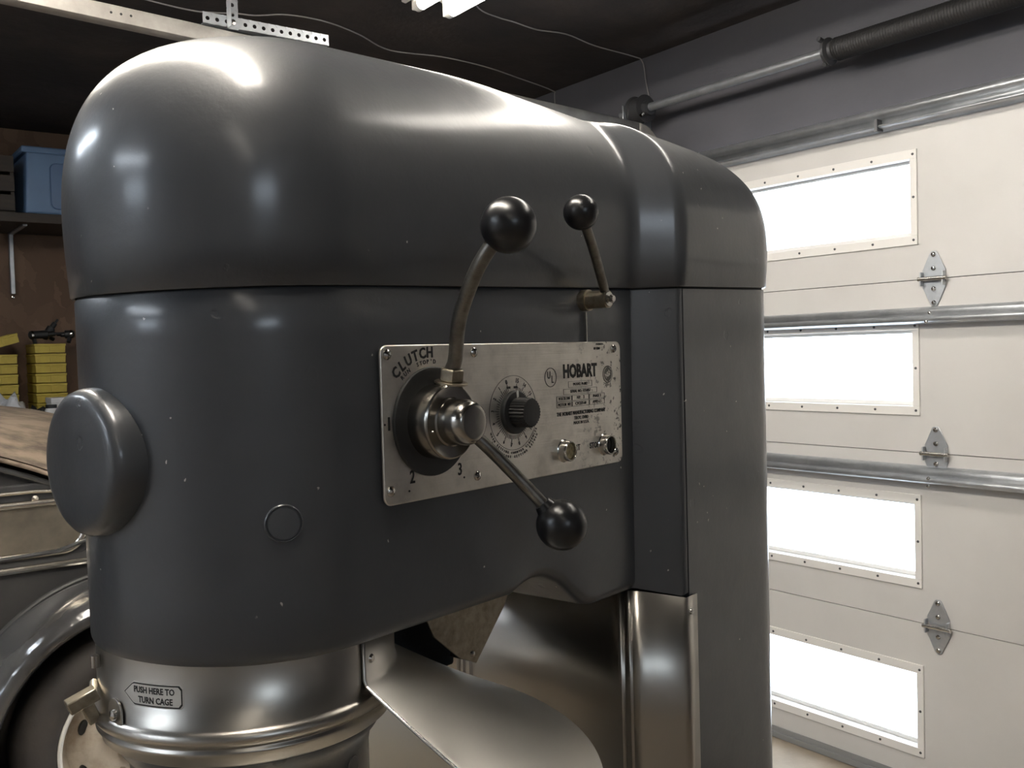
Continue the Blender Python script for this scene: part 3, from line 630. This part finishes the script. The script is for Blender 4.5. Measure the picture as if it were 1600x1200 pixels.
# ------------------------------------------------------------------ cage ring, planetary, guard, bowl
RR = .143
band = obj('cage_ring', G().lathe([(RR-.002, 1.150), (RR, 1.150), (RR, 1.088), (RR+.0035, 1.0865), (RR+.0065, 1.082), (RR+.0065, 1.078), (RR+.0035, 1.0735), (RR+.0005, 1.072), (RR+.0005, 1.0705), (RR+.003, 1.069), (RR+.003, 1.0665), (RR, 1.063), (RR-.002, 1.056), (RR-.006, 1.053), (RR-.010, 1.056)], (CX, CY, 0), n=120, cap=False), STEEL, mx, smooth=True, ang=70, label='stainless ring below the head that carries the cage')
# sticker, bent round the ring
def wrap(g, amid, zmid):
    g.v = [(CX+(RR+v[2])*math.cos(rad(amid)+v[0]/RR), CY+(RR+v[2])*math.sin(rad(amid)+v[0]/RR), zmid+v[1]) for v in g.v]; return g
def plate_g(poly, h0, h1, nseg=12):
    # poly given as upper/lower z functions over u for bending
    g = G(); us = poly; rows = []
    for u, zl, zh in us: rows.append([(u, zl, h1), (u, zh, h1)])
    g.grid(rows)
    rows = [[(u, zl, h0), (u, zl, h1)] for u, zl, zh in us]; g.grid(rows); g.grid([[(u, zh, h0), (u, zh, h1)] for u, zl, zh in us]); return g
def arrow(e):
    L0, L1, H = -.0310-e*1.2, .0310+e, .0092+e; out = []
    for i in range(25):
        u = L0+(L1-L0)*i/24; hgt = min(H, max(.0001, (u-L0)*.80)); k = L1-u
        if k < .003: hgt = H-.003+math.sqrt(max(0, .003**2-(.003-k)**2))
        out.append((u, -hgt, hgt))
    return out
SA, SZ = -161.0, 1.1178
st = obj('sticker', wrap(plate_g(arrow(.0016), 0, .0003), SA, SZ), WHITEL, band, label='white arrow sticker with black outline')
obj('outline', wrap(plate_g(arrow(.0008), 0, .0005), SA, SZ), INK, band, label='black sticker outline')
obj('sticker_face', wrap(plate_g(arrow(-.0004), 0, .0007), SA, SZ), WHITEL, band, label='white arrow sticker face')
tg = G(); ID = Matrix.Translation((0,0,.0008))
text_g(tg, 'PUSH HERE TO', .003, .0040, .0077, ID, .00022, 0, .84, depth=.0001); text_g(tg, 'TURN CAGE', .0045, -.0047, .0077, ID, .00022, 0, .84, depth=.0001)
obj('lettering', wrap(tg, SA, SZ), INK, band)
# latch on the ring
def frame_at(az, r, z, rx=0):
    a = rad(az); return Matrix.Translation((CX+r*math.cos(a), CY+r*math.sin(a), z)) @ Matrix.Rotation(a, 4, 'Z')
T = frame_at(166, RR, 1.095); T2 = T @ Matrix.Rotation(rad(20), 4, 'Y')
lt = obj('cage_latch', G().box(.000, .027, -.008, .008, .006, .018, T2).box(.006, .017, -.007, .007, -.012, .007, T2), BRASSY, mx, bevel=.0012, label='beige metal cage latch block on the ring')
obj('latch_pin', G().cyl(T2 @ Vector((.003, 0, .012)), T2 @ Vector((-.003, -.018, .015)), .0038, n=14), BRASSY, lt, smooth=True)
T = frame_at(-179, RR, 1.092) @ Matrix.Translation((0, .030, 0))
ear = G(); 
for s in (0,): ear.lathe([(.011, 0), (.011, .002), (0, .002)], T @ Vector((.001, -.030, .006)), T.to_3x3() @ Vector((1,0,0)), 24)
ear.box(.001, .003, -.041, -.019, -.006, .006, T)
obj('latch_ear', ear, STEEL, lt, bevel=.0005)
obj('screw', G().lathe([(.0050, .0), (.0045, .003), (0, .0042)], T @ Vector((.003, -.030, .002)), T.to_3x3() @ Vector((1,0,0)), 16), POLISH, lt, smooth=True)
obj('stud', G().cyl((CX+.148*math.cos(rad(168)), CY+.148*math.sin(rad(168)), 1.131), (CX+.148*math.cos(rad(168)), CY+.148*math.sin(rad(168)), 1.142), .0045, n=12), POLISH, mx, smooth=True)
# planetary head under the ring
obj('planetary_head', G().lathe([(.13, 1.10), (.134, 1.062), (.133, 1.050), (.127, 1.040), (.119, 1.030), (.1165, 1.015), (.1165, .95), (.112, .935), (0, .93)], (CX, CY, 0), n=90), PAINT, mx, smooth=True, ang=60)
obj('boss', G().lathe([(.0095, 0), (.0095, .0012), (.0085, .0018), (.0075, .0010), (0, .0012)], (CX+.1165*math.cos(rad(-72)), CY+.1165*math.sin(rad(-72)), 1.012), (math.cos(rad(-72)), math.sin(rad(-72)), 0), 24), PAINT, mx, smooth=True)
obj('agitator_shaft', G().cyl((CX+.03, CY-.03, .94), (CX+.03, CY-.03, .86), .016).cyl((CX+.03, CY-.03, .87), (CX+.03, CY-.03, .84), .03), POLISH, mx, smooth=True)
# rear splash guard: collar and flared sheet
A0, A1 = rad(-80), rad(62)
gd = G(); prof = [(RR+.003, 1.139), (RR+.003, 1.104), (RR+.006, 1.0985)]+[(RR+.006+(.352-RR-.006)*t, 1.0985-.1135*t-.004*math.sin(PI*t)) for t in [i/12 for i in range(1, 13)]]+[(.356, .982), (.357, .974), (.357, .90), (.357, .80)]
gd.lathe(prof, (CX, CY, 0), (0,0,1), 90, cap=False, a0=A0, a1=A1, ref=(1,0,0))
gu = obj('splash_guard', gd, STEELH, mx, smooth=True, ang=60, solid=.0018, label='flared satin stainless splash guard behind the ring')
ed = [(CX+r*math.cos(A0), CY+r*math.sin(A0), z) for r, z in prof[2:]]
obj('guard_edge', G().tube(ed, .0016, 8), POLISH, gu, smooth=True)
a = rad(-75); obj('rivet', G().lathe([(.0045, 0), (.003, .002), (0, .0022)], (CX+(RR+.003)*math.cos(a), CY+(RR+.003)*math.sin(a), 1.122), (math.cos(a), math.sin(a), 0), 14), POLISH, gu, smooth=True)
# folded bracket under the head
bk = G(); bk.prism([(.108, 1.145), (.275, 1.145), (.252, 1.105), (.199, 1.0495), (.170, 1.0635), (.130, 1.097)], .0025, Matrix(((1,0,0,0), (0,0,1,.078), (0,1,0,0), (0,0,0,1))))
bk.box(0, .094, .078, .12, 0, .0025, Matrix.Translation((.199, 0, 1.0495)) @ Matrix.Rotation(-math.atan2(.0955, .076), 4, 'Y'))
br = obj('guard_bracket', bk, BRASSY, mx, bevel=.0006, label='dull metal bracket under the head')
obj('screw', G().lathe([(.0038, 0), (.003, .002), (0, .0025)], (.192, .078, 1.0625), (0,-1,0), 14), POLISH, br, smooth=True)
obj('dark_infill_block', G().box(.10, .27, .18, .30, 1.01, 1.1395), GAPSHADE, mx, bevel=.004)  # added black block standing in for the darkness behind the bracket
# bowl on its carrier
bw = obj('bowl', G().lathe([(.345, .775), (.351, .782), (.345, .786), (.340, .780), (.338, .76), (.338, .62), (.32, .50), (.25, .38), (.15, .32), (0, .31)], (CX, CY, 0), n=110, cap=False), STEELH, mx, smooth=True, ang=60, label='large stainless mixing bowl')
obj('bowl_carrier', G().prism([(.43, CY-.12), (.43, CY+.12), (.315, CY+.12), (.30, CY+.30), (.14, CY+.385), (-.09, CY+.385), (-.09, CY+.352), (.12, CY+.352), (.25, CY+.25), (.30, CY+.08), (.30, CY-.08), (.25, CY-.25), (.12, CY-.352), (-.09, CY-.352), (-.09, CY-.385), (.14, CY-.385), (.30, CY-.30), (.315, CY-.12)], .06, Matrix.Translation((0,0,.64))), PAINT, mx, bevel=.006)

# ================================================================== old car behind the mixer
car = thing('vintage_car', 'old grey rounded car with dusty brown roof and cream wheel behind the mixer', 'car', (.025, 3.5, 0))
cy0 = -.53           # near body side, in the car's own frame (world y 2.97)
def roof_edge(x): return lerp_list(x, [-2.6, -1.7, -1.0, -.4, .1, .30, .45, .57, .80, 1.1, 1.5], [.70, .86, 1.12, 1.22, 1.235, 1.20, 1.150, 1.095, .98, .82, .62])
def roof_top(x): return lerp_list(x, [-2.6, -1.7, -1.0, -.4, .1, .45, .70, 1.0, 1.3, 1.5], [.74, .98, 1.24, 1.31, 1.31, 1.285, 1.245, 1.10, .90, .66])
def sm(f, x): return sum(f(x+d) for d in (-.08, -.04, 0, .04, .08))/5
xs = [-2.5+.05*i for i in range(81)]
# lower body side, turned under at the sill
rows = []
for y, zf in ((-.44, lambda x: .26), (-.50, lambda x: .30), (cy0, lambda x: .42), (cy0-.005, lambda x: .60), (cy0, lambda x: .80), (cy0+.015, lambda x: min(.852, sm(roof_edge, x)-.05)), (cy0+.03, lambda x: min(.90, sm(roof_edge, x)-.045)), (cy0+.035, lambda x: sm(roof_edge, x)-.04), (cy0+.10, lambda x: sm(roof_edge, x)-.03)):
    rows.append([(x, y, zf(x)) for x in xs])
obj('body_side', G().grid(rows), CARD, car, smooth=True, ang=60)
rows = []
for y, zf in ((.53, lambda x: .3), (.535, lambda x: .85), (.50, lambda x: sm(roof_edge, x)-.04)): rows.append([(x, y+.6, zf(x)) for x in xs])
obj('body_side', G().grid(rows), CARD, car, smooth=True, ang=60)
obj('underbody', G().box(-2.3, 1.35, -.40, 1.0, .22, .5), BLACK, car)
rows = []
for k in range(25):
    t = -1+2*k/24; y = .30+t*.80; pw = (1-abs(t)**2.6)
    rows.append([(x, y, sm(roof_edge, x)+(sm(roof_top, x)-sm(roof_edge, x))*pw) for x in xs])
obj('roof', G().grid(rows), DUST, car, smooth=True, label='dusty brown roof')
obj('drip_rail', G().tube([(x, cy0+.022, sm(roof_edge, x)-.038) for x in xs if -1.0 < x < 1.0], .0085, 10), CARP, car, smooth=True)
obj('drip_rail', G().tube([(x, cy0+.005, sm(roof_edge, x)-.010) for x in xs if -1.0 < x < 1.0], .0065, 8), DUST, car, smooth=True)
# rear side window: rounded frame and glass
def rrect(x0, x1, z0, z1, r, n=8):
    out = []
    for cx, cz, a0 in ((x1-r, z1-r, 0), (x0+r, z1-r, 90), (x0+r, z0+r, 180), (x1-r, z0+r, 270)):
        for k in range(n+1): out.append((cx+r*math.cos(rad(a0+90*k/n)), cz+r*math.sin(rad(a0+90*k/n))))
    return out
wy = cy0+.018
MC = lambda y: Matrix(((1,0,0,0), (0,0,1,y), (0,1,0,0), (0,0,0,1)))
pn = rrect(-.60, .655, .835, 1.075, .09)
qp = obj('quarter_panel', G().prism([(x, z) for x, z in pn], .02, MC(wy)), CARP, car, bevel=.006, label='glossy grey panel round the side window')
wf = obj('window_frame', G().tube([(x, wy-.004, z) for x, z in rrect(-.55, .628, .872, 1.018, .065)], .011, 12, closed=True), CHROME, car, smooth=True)
obj('glass', G().prism(rrect(-.545, .620, .878, 1.012, .06), .004, MC(wy-.005)), CARGL, wf)
obj('moulding', G().tube([(x, wy-.004, 1.052) for x in (-.6, .2, .50)]+[(.58, wy-.004, 1.046)], .006, 8), CHROME, car, smooth=True)
obj('moulding', G().tube([(x, cy0-.006, .838+.004*(x > .3)*(x-.3)) for x in [-2.0+.1*i for i in range(33)]], .010, 10), CHROME, car, smooth=True, label='bright belt moulding')
obj('moulding', G().tube([(.30, cy0+.004, .868), (.55, cy0+.004, .876), (.66, cy0+.004, .905), (.72, cy0+.004, .93)], .006, 8), CARP, car, smooth=True)
obj('window_catch', G().lathe([(.010, 0), (.009, .006), (0, .009)], (.50, wy-.003, 1.032), (0,-1,0), 14), CHROME, car, smooth=True)
# fender and wheel
def fender(cx):
    prof = [(.380, .0), (.385, -.012), (.394, -.030), (.408, -.040), (.423, -.036), (.438, -.015), (.450, .020), (.459, .07), (.466, .13), (.470, .20)]
    rows = []
    for i in range(61):
        a = rad(-18)+rad(216)*i/60
        rows.append([(cx+r*math.cos(a)*1.02, -.70+y, .33+r*math.sin(a)) for r, y in prof])
    obj('fender', G().grid(rows), CARP, car, smooth=True, ang=80, solid=-.002)
    obj('wheel_arch', G().lathe([(.40, 0), (.38, .12), (.34, .30)], (cx, -.70, .33), (0,1,0), 60, cap=False, a0=0, a1=2*PI), BLACK, car)
    obj('fender_bead', G().tube([(cx+.472*math.cos(rad(a)), -.535, .33+.472*math.sin(rad(a))) for a in range(-10, 191, 4)], .008, 8), CARD, car, smooth=True)
def wheel(cx, y=-.665):
    # lathe axis along -y; heights are outward
    t = obj('tyre', G().lathe([(.222, .0), (.232, .018), (.262, .030), (.295, .026), (.315, .010), (.327, -.012), (.330, -.05), (.330, -.12), (.315, -.17), (.225, -.17)], (cx, y, .33), (0,-1,0), 72, cap=False), TYRE, car, smooth=True, ang=70)
    rm = obj('wheel_rim', G().lathe([(.222, .0), (.214, .004), (.209, -.010), (.203, -.034), (.192, -.046), (.178, -.040), (.160, -.026), (.140, -.010), (.125, -.006), (.105, -.010), (.085, -.022), (.070, -.024), (.0, -.024)], (cx, y, .33), (0,-1,0), 90, cap=False), RIMM, car, smooth=True, ang=70, label='cream painted steel wheel rim')
    obj('trim_ring', G().lathe([(.213, .004), (.2145, .013), (.220, .0165), (.2265, .013), (.227, .004)], (cx, y, .33), (0,-1,0), 80, cap=False), LAMPW, rm, smooth=True, label='white outer edge of the wheel rim')
    for k in range(8):
        a = rad(22.5+45*k); c = Vector((cx+.163*math.cos(a), y+.024, .33+.163*math.sin(a)))
        g = G(); vs = []
        for q in range(14):
            b = 2*PI*q/14; u = .021*math.cos(b); v = .010*math.sin(b); vs.append((c.x-u*math.sin(a)+v*math.cos(a), c.y+.002-.0045, c.z+u*math.cos(a)+v*math.sin(a)))
        g.add(vs+[(x, yy+.02, z) for x, yy, z in vs], [tuple(range(14))]+[(i, (i+1) % 14, 14+(i+1) % 14, 14+i) for i in range(14)])
        obj('slot', g, BLACK, rm)
    g = G().lathe([(.068, -.03), (.068, -.006), (.05, .006), (.034, .022), (.028, .034), (0, .036)], (cx, y, .33), (0,-1,0), 40)
    hb = obj('hub', g, CHROMEHUB, rm, smooth=True)
    for k in range(5):
        a = rad(72*k+20); obj('lug_nut', G().lathe([(.011, 0), (.011, .014), (.006, .017)], (cx+.098*math.cos(a), y+.012, .33+.098*math.sin(a)), (0,-1,0), 6), POLISH, rm)
fender(.725); wheel(.725); fender(-1.65); wheel(-1.65)
for cx in (.725, -1.65): obj('tyre', G().lathe([(.22, 0), (.30, .03), (.33, 0), (.33, -.14), (.22, -.17)], (cx, 1.16, .33), (0,1,0), 48), TYRE, car, smooth=True)

# ================================================================== workbench wall
bench = thing('workbench', 'long dark workbench along the brown board wall behind the car', 'workbench', (0, 5.08, 0))
obj('bench_top', G().box(-3.2, 2.4, -.38, .30, 1.085, 1.13), WOODD, bench, bevel=.004)
for x in (-3.1, -1.3, .5, 2.3):
    for y in (-.33, .25): obj('leg', G().box(x-.04, x+.04, y-.04, y+.04, 0, 1.085), WOODD, bench, bevel=.004)
obj('lower_shelf', G().box(-3.1, 2.3, -.33, .28, .35, .38), WOODD, bench)
def bin_obj(loc, label, group, ry=0, rz=0):
    t = thing('parts_bin', label, 'bin', loc, rz, group); t.rotation_euler = (0, ry, rz)
    W, D, H = .137, .22, .048
    g = G(); o0 = [(-W/2+.0015, -D/2+.0015), (W/2-.0015, -D/2+.0015), (W/2-.0015, D/2-.0015), (-W/2+.0015, D/2-.0015)]; o1 = [(-W/2, -D/2), (W/2, -D/2), (W/2, D/2), (-W/2, D/2)]
    g.grid([[(x, y, 0) for x, y in o0], [(x, y, H*.72) for x, y in o1], [(x*1.03, y*1.02, H*.72) for x, y in o1], [(x*1.03, y*1.02, H-.004) for x, y in o1], [(x*.95, y*.97, H-.004) for x, y in o1], [(x*.92, y*.94, .006) for x, y in o0]], closed=True)
    g.f += [tuple(range(4))[::-1], tuple(20+i for i in range(4))]
    obj('tray', g, YEL, t, bevel=.002)
    obj('rib', G().box(-.003, .003, -D/2-.003, -D/2+.004, .002, H*.72), YEL, t)
    return t
for k in range(8):
    bin_obj((.989, 5.18, 1.131+k*.048), ['lowest yellow parts bin in the stack nearest the mixer, on the workbench', 'second lowest yellow bin in the stack nearest the mixer', 'third yellow bin up in the stack nearest the mixer', 'fourth yellow bin up in the stack nearest the mixer', 'fifth yellow bin up in the stack nearest the mixer', 'sixth yellow bin up in the stack nearest the mixer', 'seventh yellow bin up, just below the topmost of the stack nearest the mixer', 'topmost yellow bin holding black tools in the stack nearest the mixer'][k], 'yellow parts bins stacked nearest the mixer')
for k in range(7):
    bin_obj((.775, 5.18, 1.131+k*.048), ['lowest yellow parts bin in the stack at the left edge of the photo', 'second lowest yellow bin in the left edge stack', 'third yellow bin up in the left edge stack', 'fourth yellow bin up in the left edge stack', 'fifth yellow bin up in the left edge stack', 'sixth yellow bin up in the left edge stack', 'top level yellow bin under the tilted one at the left edge'][k], 'yellow parts bins stacked at the left edge')
bin_obj((.790, 5.17, 1.503), 'tilted yellow parts bin lying askew on top of the left edge stack', 'yellow parts bins stacked at the left edge', ry=.0-.28)
# black tools heaped in the top bin
def tool(loc, rot, L, label):
    t = thing('grease_gun', label, 'tool', loc, 0, 'black tools in the topmost yellow bin'); t.rotation_euler = rot
    obj('barrel', G().lathe([(.010, 0), (.019, .006), (.020, L*.55), (.013, L*.58), (.012, L*.8), (.006, L*.82), (.006, L), (0, L)], (0,0,0), (1,0,0), 16), BLACK, t, smooth=True)
    obj('handle', G().cyl((.02, 0, 0), (.03, .01, -.045), .010, n=10), BLACK, t, smooth=True)
    obj('collar', G().lathe([(.0215, .01), (.0215, .02)], (0,0,0), (1,0,0), 16), POLISH, t, smooth=True)
tool((.905, 5.12, 1.555), (0, -.05, .1), .15, 'black hand tool lying flat in the topmost yellow bin')
tool((.985, 5.20, 1.540), (0, -.9, .2), .12, 'black hand tool standing tilted up out of the yellow bin')
tool((1.12, 5.15, 1.560), (.3, .05, 2.9), .08, 'short black hand tool at the right of the yellow bin')
# white box, bag and small parts on the bench in front of the bins
bx = thing('cardboard_box', 'small white card box lying in front of the yellow bins', 'box', (1.03, 4.90, 1.13))
obj('box_body', G().box(-.09, .09, -.06, .06, 0, .105), WHITEB, bx, bevel=.002); obj('box_lid', G().box(-.093, .093, -.063, .063, .10, .125), WHITEB, bx, bevel=.002)
def lump(name, loc, s, m, label, cat, seed, group=None):
    random.seed(seed); bm = bmesh.new(); bmesh.ops.create_icosphere(bm, subdivisions=3, radius=1)
    for v in bm.verts:
        k = 1+.35*math.sin(v.co.x*5+seed)*math.sin(v.co.y*4+seed*2)+random.uniform(-.12, .12); v.co = Vector((v.co.x*s[0]*k, v.co.y*s[1]*k, max(0, (v.co.z*.6+.5))*s[2]*k))
    me = bpy.data.meshes.new(name); bm.to_mesh(me); bm.free(); o = bpy.data.objects.new(name, me); COL.objects.link(o); me.materials.append(m); o.location = loc
    for p in me.polygons: p.use_smooth = True
    return tag(o, label, cat, group)
lump('plastic_bag', (.755, 4.88, 1.13), (.075, .07, .12), CLEARB, 'crumpled clear plastic bag on the bench by the left bins', 'bag', 3)
lump('rag', (.87, 4.84, 1.13), (.045, .04, .07), BLACK, 'black rag between the plastic bag and the small white jar', 'cloth', 5)
jar = thing('jar', 'small pale jar lying on bench below the right bin stack', 'jar', (.93, 4.80, 1.13))
obj('jar_body', G().lathe([(.026, 0), (.028, .01), (.028, .07), (.022, .082)], n=20), WHITEB, jar, smooth=True); obj('lid', G().lathe([(.024, .08), (.024, .096), (0, .096)], n=20), BLACK, jar, smooth=True)
lump('rag', (1.005, 4.78, 1.13), (.03, .03, .062), DARKST, 'crumpled dark rag in front of the white card box', 'cloth', 8)
pl_ = thing('pliers', 'dark pliers lying on bench in front of the white card box', 'tool', (1.06, 4.735, 1.135), .2)
obj('handle', G().tube([(0, 0, .03), (.05, .02, .05), (.10, .03, .07)], .009), BLACK, pl_, smooth=True); obj('handle', G().tube([(0, 0, .03), (.05, -.02, .03), (.10, -.03, .04)], .009), BLACK, pl_, smooth=True); obj('jaw', G().box(-.05, .005, -.012, .012, .015, .04), DARKST, pl_, bevel=.003)
# shelf, bracket and tote
sh = thing('wall_shelf', 'dark wooden shelf high on the brown board wall', 'shelf', (0, 5.18, 2.10))
obj('shelf_board', G().box(-2.8, 1.9, -.24, .22, -.025, .02), WOODD, sh, bevel=.003)
for x in (.890, -1.0):
    b_ = obj('bracket', G().box(x-.010, x+.010, .190, .219, -.330, -.025).box(x-.010, x+.010, -.18, .21, -.034, -.025), GALV, sh, bevel=.002, label='galvanised shelf bracket')
    obj('screw', G().lathe([(.009, 0), (.006, .005), (0, .006)], (x, .212, -.345), (0,-1,0), 12), POLISH, b_, smooth=True)
tt = thing('storage_tote', 'blue plastic storage tote on the high shelf beside the mixer', 'container', (1.13, 5.15, 2.121))
obj('tote_body', G().prism([(-.24, 0), (.24, 0), (.255, .285), (-.225, .30)], .36, Matrix(((1,0,0,0), (0,0,1,-.18), (0,1,0,0), (0,0,0,1)))), BLUEP, tt, bevel=.012, seg=3)
obj('front_panel', G().prism(rrect(-.13, .22, .025, .245, .03), .012, MC(-.190)), BLUEP2, tt, bevel=.005)
obj('tote_lid', G().box(-.25, .27, -.195, .195, .285, .315), BLUEP, tt, bevel=.008)
cr = thing('dark_crate', 'dark wooden crate on the high shelf left of the blue tote', 'crate', (.66, 5.15, 2.121))
for k in range(3): obj('slat', G().box(-.20, .19, -.17, -.155, .01+k*.09, .085+k*.09), WOODD, cr, bevel=.002)
obj('side', G().box(-.20, -.185, -.155, .17, 0, .27), WOODD, cr); obj('side', G().box(.175, .19, -.155, .17, 0, .27), WOODD, cr); obj('crate_back', G().box(-.185, .175, .155, .17, 0, .27), WOODD, cr); obj('bottom', G().box(-.185, .175, -.155, .155, 0, .015), WOODD, cr)
